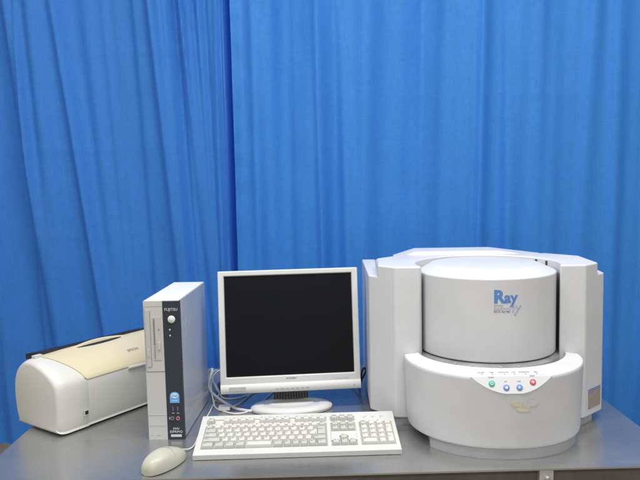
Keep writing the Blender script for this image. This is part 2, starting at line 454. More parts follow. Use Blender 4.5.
# curved front base ("bowl")
BCX, BCY, BRX, BRY, BN = .002, -.055, .2095, .196, 2.12
def sup(t, k=1.0):                                # super-ellipse, t in degrees, -180..0
    c, s_ = math.cos(R(t)), math.sin(R(t))
    return (BCX + k * BRX * math.copysign(abs(c) ** (2 / BN), c), BCY + k * BRY * math.copysign(abs(s_) ** (2 / BN), s_))
outer = [(BCX - BRX + .021, -.0485), (BCX - BRX + .010, -.0488), (BCX - BRX + .0006, -.0525)] + [sup(-180 + 180 * k / 72) for k in range(2, 71)] + [(BCX + BRX - .0006, -.0525), (BCX + BRX - .010, -.0488), (BCX + BRX - .021, -.0485)]
n_o = len(outer)
inner = []
for k in range(n_o):
    th = 188 + (352 - 188) * k / (n_o - 1)
    inner.append((.003 + .178 * math.cos(R(th)), -.030 + .160 * math.sin(R(th))))
def inset(p, d):
    x, y = p[0] - BCX, p[1] - BCY; l = math.hypot(x, y); return (BCX + x * (1 - d / l), BCY + y * (1 - d / l))
rings = []
for (dz, dd) in ((.0235, .020), (.0245, .0105), (.0275, .0068), (.033, .0055), (.178, .0), (.1825, .0006), (.185, .0024)):
    rings.append([(*inset(p, dd), dz) for p in outer])
rings.append([(*p, .1895) for p in inner])
rings.append([(*p, .1835) for p in inner])
rings.append([(*p, .12) for p in inner])
rings.append([(p[0] * .8, p[1] * .8 , .0235) for p in inner])
bm = bmesh.new()
V = [[bm.verts.new(p) for p in r] for r in rings]
for A, B in zip(V, V[1:] + V[:1]):
    for i in range(n_o - 1): bm.faces.new((A[i], A[i + 1], B[i + 1], B[i]))
bm.faces.new([r[0] for r in V]); bm.faces.new([r[-1] for r in V][::-1])
bmesh.ops.recalc_face_normals(bm, faces=bm.faces[:])
# slanted facet of the control panel: slice the front top edge off
PA = R(-90 + 2.6); pd = Vector((math.cos(PA), math.sin(PA), 0)); pt = Vector((-pd.y, pd.x, 0))
O0 = Vector((BCX + .0015, BCY, 0))
def d_out(u):                                     # distance of the outline along pd at sideways offset u
    a, b = 0.0, .4
    for _ in range(40):
        m_ = (a + b) / 2; q = O0 + pd * m_ + pt * u
        g_ = abs((q.x - BCX) / BRX) ** BN + abs((q.y - BCY) / BRY) ** BN
        if g_ > 1: b = m_
        else: a = m_
    return a
UM = .0895
d_top, z_top, d_bot, z_bot = (d_out(UM) + d_out(-UM)) / 2, .1853, d_out(0) - .0006, .1495
sl = Vector((0, 0, z_bot - z_top)) + pd * (d_bot - d_top)
pn = pt.cross(sl).normalized()
if pn.dot(pd) < 0: pn = -pn
pco = O0 + pd * d_top + Vector((0, 0, z_top))
g = bm.verts[:] + bm.edges[:] + bm.faces[:]
bmesh.ops.bisect_plane(bm, geom=g, plane_co=pco, plane_no=pn, clear_outer=True, dist=1e-6)
be = [e for e in bm.edges if e.is_boundary]
bmesh.ops.contextual_create(bm, geom=be)
for e in be: e.smooth = False
bmesh.ops.recalc_face_normals(bm, faces=bm.faces[:])
bowl = link('front_base', bm, M['shell'], an, smooth=True, sharp=33, wn=True)
# control panel film: lens on the facet + trapezoid strip on the top
zd = lambda d: z_top + (d - d_top) / (d_bot - d_top) * (z_bot - z_top)
NV = pn
def facet(u, d, off=.0):                         # point on the facet, u sideways, d distance from the axis
    q = O0 + pd * d + pt * u; q.z = zd(d); return q + NV * off
bm = bmesh.new()
lens = []
um = UM - .0015
for k in range(33):
    u = -um + 2 * um * k / 32
    lens.append((u, max(min(d_out(u), d_bot) - .0006, d_top + .0004)))
row_b = [bm.verts.new(facet(u, d, .0008)) for u, d in lens]
row_m = [bm.verts.new(facet(u, d_top + .0004, .0008)) for u, d in lens]
uw = um * .80
DT = d_top - .0335
row_t = [bm.verts.new(O0 + pd * DT + pt * (u / um * uw) + Vector((0, 0, .1886))) for u, d in lens]
for k in range(32):
    bm.faces.new((row_b[k], row_b[k + 1], row_m[k + 1], row_m[k]))
    bm.faces.new((row_m[k], row_m[k + 1], row_t[k + 1], row_t[k]))
bmesh.ops.remove_doubles(bm, verts=bm.verts[:], dist=1e-5)
bmesh.ops.recalc_face_normals(bm, faces=bm.faces[:])
bmesh.ops.solidify(bm, geom=bm.faces[:], thickness=.0006)
cp = link('control_panel', bm, M['panel'], bowl)
def facet_frame(u0, d0, off=.0010):
    e_u = pt; e_v = -sl.normalized()
    o0 = facet(u0, d0, off)
    return lambda a, b, c: tuple(o0 + e_u * a + e_v * b + NV * c)
for (u, dv, mm, kind) in ((-.043, d_top + .0062, 'green', 0), (-.0125, d_top + .0098, 'blue', 1), (.0155, d_top + .0098, 'blue', 2), (.045, d_top + .0054, 'red', 3)):
    bm = bmesh.new(); lathe(bm, [(0, 0), (.0066, 0), (.0066, .0012), (.0055, .0018), (0, .0020)], n=28)
    remap(bm, facet_frame(u, dv))
    bt = link('button', bm, M[mm], cp, smooth=True)
    bm = bmesh.new()
    if kind == 0: lathe(bm, [(.0022, 0), (.0034, 0), (.0034, .0003), (.0022, .0003), (.0022, 0)], n=20)
    elif kind == 1: box(bm, -.0026, .0026, -.0026, .0026, 0, .0003)
    elif kind == 2: prism(bm, [(-.0022, -.003), (.0032, 0), (-.0022, .003)], 0, .0003)
    else: box(bm, -.0008, .0008, -.0034, .0034, 0, .0003); box(bm, -.0034, -.00081, -.0008, .0008, 0, .0003); box(bm, .00081, .0034, -.0008, .0008, 0, .0003)
    remap(bm, facet_frame(u, dv, .0031)); link('icon', bm, M['icon'], bt)
    bm = text_bm(('START', 'HV', 'VAC', 'STOP')[kind], .0042, .00008); remap(bm, facet_frame(u, dv - .0046)); link('lettering', bm, M['ink_grey'], cp)
# six small indicator marks on the strip
def strip_frame(u0, d0):
    def f(a, b, c):
        d = d_top - d0 - b; z = .1886 + (d - DT) / (d_top - DT) * (.1860 - .1886)
        q = O0 + pd * d + pt * (u0 + a); return (q.x, q.y, z + .0012 + c)
    return f
for i, u in enumerate((-.061, -.038, -.012, .010, .033, .058)):
    bm = bmesh.new(); prism(bm, [(-.0022, .0), (0, -.0028), (.0022, .0)], 0, .0004); remap(bm, strip_frame(u, .0085)); link('indicator', bm, M['ink_grey'], cp)
    wds = ('POWER', 'LAMP', 'X-RAYS ON', 'VAC', 'INTERLOCK', 'ERR')
    link('lettering', remap(text_bm(wds[i], .0044, .0001), strip_frame(u, .0165)), M['ink_grey'], cp)
bm = bmesh.new(); box(bm, -.085, .085, -.0002, .0002, 0, .0002); remap(bm, strip_frame(0, .003)); link('fold_line', bm, M['sticker'], cp)
# tape residue on the curved front
def on_front(u0, z0, off=.0004):
    def f(a, b, c):
        u = u0 + a; q = O0 + pd * (d_out(u) - .0055 * (.178 - z0 - b) / .145 + off + c) + pt * u
        return (q.x, q.y, z0 + b)
    return f
def blob(w, h, seed, n=40):
    rnd = random.Random(seed); ph = [rnd.uniform(0, 6.28) for _ in range(4)]
    out = []
    for k in range(n):
        t = 2 * math.pi * k / n
        c, s = math.cos(t), math.sin(t)
        e = .6                                  # squarish
        x = w * math.copysign(abs(c) ** e, c); y = h * math.copysign(abs(s) ** e, s)
        j = 1 + .10 * math.sin(3 * t + ph[0]) + .08 * math.sin(5 * t + ph[1]) + .05 * math.sin(9 * t + ph[2])
        out.append((x * j, y * j))
    return out
for (u, z, w, h, mm, sd) in ((.010, .1275, .0125, .0055, 'yellow', 2), (.024, .1165, .0145, .0062, 'yellow', 5), (.043, .1300, .012, .009, 'ghost', 9)):
    bm = bmesh.new(); prism(bm, blob(w, h, sd), 0, .0003 if mm == 'yellow' else .00025); remap(bm, on_front(u, z)); link('tape_residue', bm, M[mm], bowl)
# plinths
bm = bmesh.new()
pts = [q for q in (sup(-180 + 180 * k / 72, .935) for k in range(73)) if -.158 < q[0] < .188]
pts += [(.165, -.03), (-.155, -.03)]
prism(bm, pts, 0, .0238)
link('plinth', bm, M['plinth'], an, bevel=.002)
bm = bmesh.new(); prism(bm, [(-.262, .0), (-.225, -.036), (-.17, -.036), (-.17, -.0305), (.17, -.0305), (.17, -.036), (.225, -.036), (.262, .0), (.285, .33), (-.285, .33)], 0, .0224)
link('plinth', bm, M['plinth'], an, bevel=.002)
# rating label on the right-hand facet
f0 = Vector((.228, -.048, 0)); f1 = Vector((.291, .014, 0)); fd = (f1 - f0).normalized(); fn = Vector((fd.y, -fd.x, 0))
def facet_box(u0, u1, z0, z1, off, th):
    bm = bmesh.new(); box(bm, u0, u1, 0, 1, z0, z1)
    for v in bm.verts:
        q = f0 + fd * v.co.x + fn * (off + th * (1 - v.co.y)); v.co = Vector((q.x, q.y, v.co.z))
    return bm
lb = link('rating_label', facet_box(.018, .078, .040, .082, .0004, .0006), M['label_brown'], an)
link('label_heading', facet_box(.018, .078, .0823, .090, .0004, .0006), M['label_blue'], lb)

# ------------------------------------------------------------------ monitor
mo = root('monitor', (-.088, 1.757, T), R(4.6), 'white flat panel monitor with black screen standing behind the keyboard', 'monitor')
tilt = R(7)
W2, HT, Z0 = .1885, .322, .057
def mt(a, y, z):                                  # panel frame: a sideways, y back, z up from the chin
    return (a, -.03 + y * math.cos(tilt) + z * math.sin(tilt), Z0 + z * math.cos(tilt) - y * math.sin(tilt))
def mbox(x0, x1, y0, y1, z0, z1):
    bm = boxbm(x0, x1, y0, y1, z0, z1); return remap(bm, lambda a, b, c: mt(a, b, c))
# bezel ring
bm = bmesh.new()
sx, sz0, sz1 = .1725, .0385, .3085
of = [(-W2, 0), (W2, 0), (W2, HT), (-W2, HT)]; inn = [(-sx, sz0), (sx, sz0), (sx, sz1), (-sx, sz1)]
o1 = [bm.verts.new((x, 0, z)) for x, z in of]; i1 = [bm.verts.new((x, .0, z)) for x, z in inn]
i2 = [bm.verts.new((x, .007, z)) for x, z in inn]
o2 = [bm.verts.new((x, .030, z)) for x, z in of]
for i in range(4):
    j = (i + 1) % 4
    bm.faces.new((o1[i], o1[j], i1[j], i1[i])); bm.faces.new((i1[i], i1[j], i2[j], i2[i])); bm.faces.new((o1[j], o1[i], o2[i], o2[j]))
bm.faces.new(i2); bm.faces.new(o2[::-1])
bmesh.ops.recalc_face_normals(bm, faces=bm.faces[:])
remap(bm, mt)
bz = link('bezel', bm, M['bezel'], mo, bevel=.0028, seg=3)
link('screen', mbox(-sx + .0012, sx - .0012, .0045, .0069, sz0 + .0012, sz1 - .0012), M['screen'], mo)
# rolled chin lip
bm = bmesh.new()
prof = [(.0, .020), (-.0035, .017), (-.006, .010), (-.0062, .003), (-.003, -.003), (.006, -.006), (.022, -.0055), (.022, .019)]
VA = [[bm.verts.new(mt(x, y, z)) for y, z in prof] for x in (-W2 + .0006, -W2 * .5, 0, W2 * .5, W2 - .0006)]
for A, B in zip(VA, VA[1:]):
    for i in range(len(prof)): bm.faces.new((A[i], B[i], B[(i + 1) % len(prof)], A[(i + 1) % len(prof)]))
bm.faces.new(VA[0]); bm.faces.new(VA[-1][::-1]); bmesh.ops.recalc_face_normals(bm, faces=bm.faces[:])
ch = link('chin_lip', bm, M['bezel'], mo, smooth=True)
bm = bmesh.new()                                  # back shell
A = [bm.verts.new((x, .0302, z)) for x, z in ((-.170, .03), (.170, .03), (.170, .305), (-.170, .305))]
B = [bm.verts.new((x, .062, z)) for x, z in ((-.115, .06), (.115, .06), (.115, .26), (-.115, .26))]
bm.faces.new(A[::-1]); bm.faces.new(B)
for i in range(4): bm.faces.new((A[i], A[(i + 1) % 4], B[(i + 1) % 4], B[i]))
bmesh.ops.recalc_face_normals(bm, faces=bm.faces[:]); remap(bm, mt)
link('back_shell', bm, M['bezel'], mo, bevel=.006)
fm = lambda x0, z0: (lambda a, b, c: mt(x0 + a, -.0003 - c, z0 + b))
link('lettering', remap(text_bm('MITSUBISHI', .0055, .0001), fm(.001, .0290)), M['ink_grey'], bz)
link('sticker', mbox(-.165, -.121, -.0070, -.0064, .0035, .0135), M['sticker'], ch)
for k in range(7):
    bm = mbox(-.042 + k * .0135, -.033 + k * .0135, -.0072, -.0060, .0045, .0075)
    link('menu_button', bm, M['sticker'], ch, bevel=.0005)
link('lettering', remap(text_bm('Diamondcrysta', .0062, 0), lambda a, b, c: mt(.138 + a, -.0004 - c, .0245 + b)), M['ink_light'], bz)
bm = mbox(.168, .1705, -.0072, -.006, .0055, .0085); link('power_light', bm, M['green'], ch)
# neck with vertical ribs
nk = link('neck', boxbm(-.047, .047, .012, .040, .0125, .075), M['grille'], mo, bevel=.004)
for k in range(12):
    x = -.0408 + k * .00742
    link('rib', boxbm(x - .0012, x + .0012, .0100, .0118, .0125, .072), M['grille_rib'], nk)
link('upper_neck', boxbm(-.042, .042, .0405, .060, .0125, .19), M['bezel'], mo, bevel=.006)
# oval foot
def oval(bm, prof, cy=0.02, n=72):
    rr = []
    for rx, ry, z in prof:
        rr.append([bm.verts.new((rx * math.cos(2 * math.pi * k / n), cy + ry * math.sin(2 * math.pi * k / n), z)) for k in range(n)])
    for A, B in zip(rr, rr[1:]):
        for k in range(n): bm.faces.new((A[k], A[(k + 1) % n], B[(k + 1) % n], B[k]))
    bm.faces.new(rr[0][::-1]); bm.faces.new(rr[-1])
bm = bmesh.new(); oval(bm, [(.104, .052, 0), (.109, .056, .002), (.1105, .058, .008), (.108, .056, .0125), (.098, .050, .0165), (.078, .036, .0178), (.074, .033, .0162), (.06, .025, .0162)], -.020)
ft = link('foot', bm, M['bezel'], mo, smooth=True)
bm = bmesh.new(); oval(bm, [(.060, .024, .0165), (.060, .024, .0176), (.056, .022, .0182)], -.020); link('swivel_plate', bm, M['bezel'], ft, smooth=True)

# ------------------------------------------------------------------ computer tower
pc = root('desktop_computer', (-.3795, 1.543, T), R(-2.2), 'slim white computer tower with a black stripe down its front', 'computer')
w, h, dp = .0435, .338, .285
bm = boxbm(-w + .0008, w - .0008, .0105, dp, .003, h - .0008); cs = link('case', bm, M['pc_case'], pc, bevel=.002)
sxp = .0025                                       # where the black strip begins
link('front_bezel', boxbm(-w, sxp, 0, .0102, 0, h), M['pc_front'], pc, bevel=.0018)
st = link('black_strip', boxbm(sxp + .0003, w, -.0006, .0102, .0008, h - .0005), M['pc_black'], pc, bevel=.0022)
link('top_trim', boxbm(-w + .002, w - .002, .002, dp - .002, h - .0006, h + .0012), M['white'], pc, bevel=.0006)
for x in (-.030, .030):                           # feet
    for y in (.03, dp - .03): link('foot', boxbm(x - .008, x + .008, y - .008, y + .008, 0, .0028), M['dark'], pc)
# bay frame
bay = link('bay_panel', boxbm(-w + .0025, sxp - .0012, -.0008, .0008, .168, .324), M['pc_front'], pc, bevel=.0005)
bm = bmesh.new()
for a in ((-w + .0016, sxp - .0004, .1668, .1679), (-w + .0016, sxp - .0004, .3241, .3252), (-w + .0016, -w + .0024, .168, .324)): box(bm, a[0], a[1], -.0004, .0004, a[2], a[3])
link('bay_seam', bm, M['seam'], bay)
od = link('optical_drive', boxbm(-w + .0052, -.0285, -.0022, -.0009, .180, .316), M['pc_tray'], pc, bevel=.0007)
link('eject_button', boxbm(-w + .0075, -w + .0105, -.0038, -.0023, .205, .222), M['pc_front'], od, bevel=.0005)
bm = bmesh.new(); box(bm, -.0282, -.0277, -.0014, -.0009, .180, .316); link('tray_seam', bm, M['seam'], od)
fdv = link('floppy_drive', boxbm(-.0225, -.0030, -.0018, -.0009, .196, .300), M['pc_tray'], pc, bevel=.0006)
link('disk_slot', boxbm(-.0205, -.0172, -.0023, -.0019, .232, .296), M['seam'], fdv)
link('eject_button', boxbm(-.0105, -.0055, -.0042, -.0019, .222, .240), M['pc_front'], fdv, bevel=.0006)
bm = bmesh.new()
for k in range(9): box(bm, -.0202, -.0176, -.0023, -.0019, .200 + k * .0034, .2015 + k * .0034)
link('vent_slots', bm, M['seam'], fdv)
link('status_light', boxbm(-.0088, -.0068, -.0025, -.0019, .268, .272), M['seam'], fdv)
for z in (.0605, .0345):
    link('bezel_seam', boxbm(-w + .002, sxp - .003, -.0006, .0004, z, z + .0008), M['pc_tray'], pc)
link('lettering', remap(text_bm('FUJITSU', .0092, 0), front(.0230, -.0008, .3145)), M['ink_light'], st)
bm = bmesh.new(); lathe(bm, [(0, 0), (.0088, 0), (.0088, .0015), (.0076, .0026), (0, .0030)], n=32); remap(bm, lambda a, b, c: (.0235 + a, -.0007 - c, .294 + b)); bmesh.ops.reverse_faces(bm, faces=bm.faces[:])
link('power_button', bm, M['white'], st, smooth=True)
for z in (.2685, .2545):
    bm = bmesh.new(); lathe(bm, [(0, 0), (.0022, 0), (.0018, .0007), (0, .0009)], n=16); remap(bm, lambda a, b, c: (.0185 + a, -.0007 - c, z + b)); bmesh.ops.reverse_faces(bm, faces=bm.faces[:])
    link('indicator', bm, M['sticker'], st, smooth=True)
# blue badge, rounded top
bm = bmesh.new(); prism(bm, [(-.0115, -.0135), (.0115, -.0135), (.0115, .005), (.009, .0105), (.003, .0135), (-.006, .0125), (-.0105, .008), (-.0115, .002)], 0, .0006)
remap(bm, lambda a, b, c: (.0230 + a, -.0007 - c, .104 + b)); bmesh.ops.reverse_faces(bm, faces=bm.faces[:])
bd = link('badge', bm, M['badge'], st)
bm = bmesh.new(); prism(bm, [(.009 * math.cos(2 * math.pi * k / 28), .0065 * math.sin(2 * math.pi * k / 28)) for k in range(28)], 0, .0003)
remap(bm, lambda a, b, c: (.0232 + a, -.00135 - c, .1085 + b)); bmesh.ops.reverse_faces(bm, faces=bm.faces[:]); link('badge_oval', bm, M['badge_white'], bd)
link('lettering', remap(text_bm('intel', .0080, 0), lambda a, b, c: (.0232 + a, -.0017 - c, .1062 + b)), M['logo_blue'], bd)
link('lettering', remap(text_bm('inside', .0064, 0), lambda a, b, c: (.0230 + a, -.00135 - c, .0945 + b)), M['badge_white'], bd)
for x in (.0180, .0295):                          # upright USB ports
    pt_ = link('usb_port', boxbm(x - .0034, x + .0034, -.0009, .001, .069, .083), M['dark'], st, bevel=.0004)
    link('contact_tongue', boxbm(x - .0009, x + .0009, -.0013, -.001, .0705, .0815), M['seam'], pt_)
    link('usb_mark', boxbm(x - .003, x + .003, -.0009, -.0006, .0648, .0659), M['ink_light'], st)
for x, mm in ((.0155, 'grille_rib'), (.0292, 'pink')):
    bm = bmesh.new(); lathe(bm, [(.0022, .0), (.0048, 0), (.0048, .0012), (.0040, .0016), (.0022, .0012), (.0022, 0)], n=24); remap(bm, lambda a, b, c: (x + a, -.0007 - c, .0525 + b)); bmesh.ops.reverse_faces(bm, faces=bm.faces[:])
    link('audio_jack', bm, M[mm], st, smooth=True)
bm = bmesh.new()
for q in ((.0080, .0088, .049, .056), (.0092, .0100, .051, .054)): box(bm, q[0], q[1], -.0009, -.0006, q[2], q[3])
link('jack_mark', bm, M['ink_light'], st)
link('lettering', remap(text_bm('FMV', .0085, 0), front(.024, -.0008, .0235)), M['ink_light'], st)
link('lettering', remap(text_bm('ESPRIMO', .0080, 0), front(.0235, -.0008, .0165)), M['ink_light'], st)
link('model_label', boxbm(.0105, .0365, -.001, -.0006, .0065, .0125), M['ink_light'], st)
bm = bmesh.new()
for x in (-.038, -.024): box(bm, x, x + (.005 if x < -.03 else .009), -.0005, -.0002, .0105, .0118)
link('bezel_mark', bm, M['sticker'], pc)
bm = bmesh.new()                                  # a dimple pair on the side sheet
for z in (.262, .236):
    for k in range(5): box(bm, w - .0009, w - .0004, .048 + k * .004, .0495 + k * .004, z + k * .003, z + .012 + k * .003)
link('side_vent', bm, M['pc_case'], cs)

# ------------------------------------------------------------------ keyboard
kb = root('keyboard', (-.2935, 1.413, T), R(1.1), 'cream full size keyboard lying in front of the monitor', 'keyboard')
KW, KD = .466, .164
rise = math.atan2(.031, KD)
def kt(u, v, n):                                  # u across, v up the slope, n above the case top
    return (u, .001 + v * math.cos(rise) - n * math.sin(rise), .0135 + v * math.sin(rise) + n * math.cos(rise))
def kprism(bm, pts, n0, n1, mi=0):
    lo = [bm.verts.new(kt(x, y, n0)) for x, y in pts]; hi = [bm.verts.new(kt(x, y, n1)) for x, y in pts]
    m_ = len(pts)
    bm.faces.new(lo[::-1]).material_index = mi; bm.faces.new(hi).material_index = mi
    for i in range(m_): bm.faces.new((lo[i], lo[(i + 1) % m_], hi[(i + 1) % m_], hi[i])).material_index = mi
rows_v = [.0325, .0514, .0703, .0892, .1081]; FV = .1365; PV = .0189; PU = .01905
U_MAIN, U_NAV, U_NUM = .0150, .3115, .3795
# case: slab with recessed wells
bm = bmesh.new(); kprism(bm, [(0, 0), (KW, 0), (KW, KD), (0, KD)], -.0125, -.0042)
kc = link('case', bm, M['kb'], kb, bevel=.0025, seg=3)
us = [0, U_MAIN - .001, U_MAIN + 15 * PU + .001, U_NAV - .001, U_NAV + 3 * PU + .001, U_NUM - .001, U_NUM + 4 * PU + .001, KW]
vs_ = [0, rows_v[0] - PV / 2 - .001, rows_v[4] + PV / 2 + .001, FV - PV / 2 - .0008, FV + PV / 2 + .0008, KD]
wells = {(1, 1), (3, 1), (5, 1), (1, 3), (3, 3)}
bm = bmesh.new(); cache = {}
def KV(i, j, n):
    if (i, j, n) not in cache: cache[(i, j, n)] = bm.verts.new(kt(us[i], vs_[j], n))
    return cache[(i, j, n)]
solid = lambda i, j: 0 <= i < 7 and 0 <= j < 5 and (i, j) not in wells
for i in range(7):
    for j in range(5):
        if not solid(i, j): continue
        bm.faces.new((KV(i, j, 0), KV(i + 1, j, 0), KV(i + 1, j + 1, 0), KV(i, j + 1, 0)))
        for (di, dj, p_, q_) in ((0, -1, (i, j), (i + 1, j)), (1, 0, (i + 1, j), (i + 1, j + 1)), (0, 1, (i + 1, j + 1), (i, j + 1)), (-1, 0, (i, j + 1), (i, j))):
            if not solid(i + di, j + dj):
                bm.faces.new((KV(*p_, -.0043), KV(*q_, -.0043), KV(*q_, 0), KV(*p_, 0)))
bmesh.ops.recalc_face_normals(bm, faces=bm.faces[:])
es = [e for e in bm.edges if len(e.link_faces) == 2 and e.calc_face_angle(0) > R(60)]
bmesh.ops.bevel(bm, geom=es, offset=.0013, segments=2, profile=.5, affect='EDGES')
link('top_cover', bm, M['kb'], kb, smooth=True, sharp=50, wn=True)
for x in (.05, KW - .05):
    link('flip_foot', boxbm(x - .015, x + .015, KD - .026, KD - .020, 0, .020), M['kb'], kb, bevel=.001)
bm = bmesh.new()                                  # island between arrows and nav keys
kprism(bm, [(U_NAV - .0008, rows_v[2] - PV / 2 + .0005), (U_NAV + 3 * PU + .0008, rows_v[2] - PV / 2 + .0005), (U_NAV + 3 * PU + .0008, rows_v[2] + PV / 2 - .0005), (U_NAV - .0008, rows_v[2] + PV / 2 - .0005)], -.004, .0004)
for q in (0, 2):
    kprism(bm, [(U_NAV - .0008 + q * (PU + .0008), rows_v[1] - PV / 2 + .001), (U_NAV + PU - .001 + q * (PU + .001), rows_v[1] - PV / 2 + .001), (U_NAV + PU - .001 + q * (PU + .001), rows_v[2] - PV / 2 + .0004), (U_NAV - .0008 + q * (PU + .0008), rows_v[2] - PV / 2 + .0004)], -.004, .0004)
link('key_island', bm, M['kb'], kb)

def key_bm(uc, vc, wu, dv, legend, bm=None):
    b = bmesh.new()
    g = .0009; x0, x1 = uc - wu / 2 + g, uc + wu / 2 - g; y0, y1 = vc - dv / 2 + g, vc + dv / 2 - g
    t = .0026; H = .0068
    pl = [(x0, y0, -.0036), (x1, y0, -.0036), (x1, y1, -.0036), (x0, y1, -.0036)]
    ph = [(x0 + t, y0 + t * .55, H), (x1 - t, y0 + t * .55, H), (x1 - t, y1 - t * 1.25, H + .0006), (x0 + t, y1 - t * 1.25, H + .0006)]
    lo = [b.verts.new(kt(*p)) for p in pl]; hi = [b.verts.new(kt(*p)) for p in ph]
    b.faces.new(lo[::-1]); top = b.faces.new(hi)
    for i in range(4): b.faces.new((lo[i], lo[(i + 1) % 4], hi[(i + 1) % 4], hi[i]))
    es = [e for e in b.edges if any(v in hi for v in e.verts)]
    bmesh.ops.bevel(b, geom=es, offset=.0007, segments=2, profile=.5, affect='EDGES')
    for f in b.faces: f.smooth = True
    for e in b.edges:
        if len(e.link_faces) == 2 and e.calc_face_angle(0) > R(45): e.smooth = False
    if legend:
        tbm = LEG.get(legend)
        if tbm is None: tbm = LEG[legend] = text_bm(legend, .0072 if len(legend) == 1 else .0042, 0, .0001, 'LEFT')
        vm = {}
        for v in tbm.verts: vm[v] = b.verts.new(kt(x0 + t + .0012 + v.co.x, vc + .0004 + v.co.y, H + .00055 + v.co.z + (v.co.y) * .03))
        for f in tbm.faces:
            try: b.faces.new([vm[v] for v in f.verts]).material_index = 1
            except ValueError: pass
    return b
LEG = {}
KEYS = []                                         # (u centre, v centre, width, depth, grey?, legend)
def row(items, v, u0):
    u = u0
    for wd, gr, lg in items:
        if lg is not None: KEYS.append((u + wd * PU / 2, v, wd * PU, PV, gr, lg))
        u += wd * PU
row([(1, 1, 'Kj')] + [(1, 0, c) for c in '1234567890-^'] + [(1, 0, 'Y'), (1, 1, 'BS')], rows_v[4], U_MAIN)
row([(1.5, 1, 'Tab')] + [(1, 0, c) for c in 'QWERTYUIOP@['], rows_v[3], U_MAIN)
row([(1.75, 1, 'Caps')] + [(1, 0, c) for c in 'ASDFGHJKL;:]'], rows_v[2], U_MAIN)
KEYS.append((U_MAIN + 14.375 * PU, (rows_v[2] + rows_v[3]) / 2, 1.25 * PU, 2 * PV, 1, 'Enter'))
row([(2.25, 1, 'Shift')] + [(1, 0, c) for c in 'ZXCVBNM,./_'] + [(1.75, 1, 'Shift')], rows_v[1], U_MAIN)
row([(1.5, 1, 'Ctrl'), (1.25, 1, 'Win'), (1.25, 1, 'Alt'), (1.25, 1, 'Mu'), (3.25, 0, ' '), (1.25, 1, 'He'), (1, 1, 'Ka'), (1, 1, 'Alt'), (1, 1, 'Win'), (1, 1, 'Ap'), (1.25, 1, 'Ctrl')], rows_v[0], U_MAIN)
n_before_f = len(KEYS)
row([(1, 1, 'Esc')], FV, U_MAIN)
fstart = len(KEYS)
row([(1, 0, 'F%d' % k) for k in (1, 2, 3, 4)], FV, U_MAIN + 2 * PU)
row([(1, 1, 'F%d' % k) for k in (5, 6, 7, 8)], FV, U_MAIN + 6.5 * PU)
row([(1, 0, 'F%d' % k) for k in (9, 10, 11, 12)], FV, U_MAIN + 11 * PU)
row([(1, 1, 'PrtSc'), (1, 1, 'ScrLk'), (1, 1, 'Pause')], FV, U_NAV)
row([(1, 1, 'Ins'), (1, 1, 'Home'), (1, 1, 'PgUp')], rows_v[4], U_NAV)
row([(1, 1, 'Del'), (1, 1, 'End'), (1, 1, 'PgDn')], rows_v[3], U_NAV)
row([(1, 1, '^')], rows_v[1], U_NAV + PU)
row([(1, 1, '<'), (1, 1, 'v'), (1, 1, '>')], rows_v[0], U_NAV)
row([(1, 1, 'Num'), (1, 0, '/'), (1, 0, '*'), (1, 0, '-')], rows_v[4], U_NUM)
row([(1, 0, '7'), (1, 0, '8'), (1, 0, '9')], rows_v[3], U_NUM)
row([(1, 0, '4'), (1, 0, '5'), (1, 0, '6')], rows_v[2], U_NUM)
row([(1, 0, '1'), (1, 0, '2'), (1, 0, '3')], rows_v[1], U_NUM)
row([(2, 0, '0'), (1, 0, '.')], rows_v[0], U_NUM)
KEYS.append((U_NUM + 3.5 * PU, (rows_v[2] + rows_v[3]) / 2, PU, 2 * PV, 0, '+'))
KEYS.append((U_NUM + 3.5 * PU, (rows_v[0] + rows_v[1]) / 2, PU, 2 * PV, 0, 'Ent'))
rest = set(range(fstart, fstart + max(0, len(KEYS) - 100)))
rest_bm = bmesh.new()
for i, (u, v, wd, dv, gr, lg) in enumerate(KEYS):
    b = key_bm(u, v, wd, dv, lg.strip())
    if i in rest:
        me = bpy.data.meshes.new('tmp'); b.to_mesh(me); b.free(); rest_bm.from_mesh(me); bpy.data.meshes.remove(me)
    else:
        me = bpy.data.meshes.new('key'); b.to_mesh(me); b.free()
        me.materials.append(M['key_grey'] if gr else M['key']); me.materials.append(M['legend'])
        o = bpy.data.objects.new('key', me); COL.objects.link(o); o.parent = kb
me = bpy.data.meshes.new('function_keys'); rest_bm.to_mesh(me); rest_bm.free(); me.materials.append(M['key']); me.materials.append(M['legend'])
o = bpy.data.objects.new('function_keys', me); COL.objects.link(o); o.parent = kb; o['kind'] = 'stuff'
for k in range(3):                                # lock lights above the number pad
    u = U_NUM + .012 + k * .020
    bm = bmesh.new(); kprism(bm, [(u, FV - .001), (u + .004, FV - .001), (u + .004, FV + .001), (u, FV + .001)], .0001, .0006); link('lock_light', bm, M['sticker'], kb)
    b = text_bm(('Num', 'Caps', 'Scroll')[k], .0045, 0, .0001, 'LEFT'); remap(b, lambda a, bb, c: kt(u - .001 + a, FV + .0035 + bb, .0003 + c)); link('lettering', b, M['key_well'], kb)

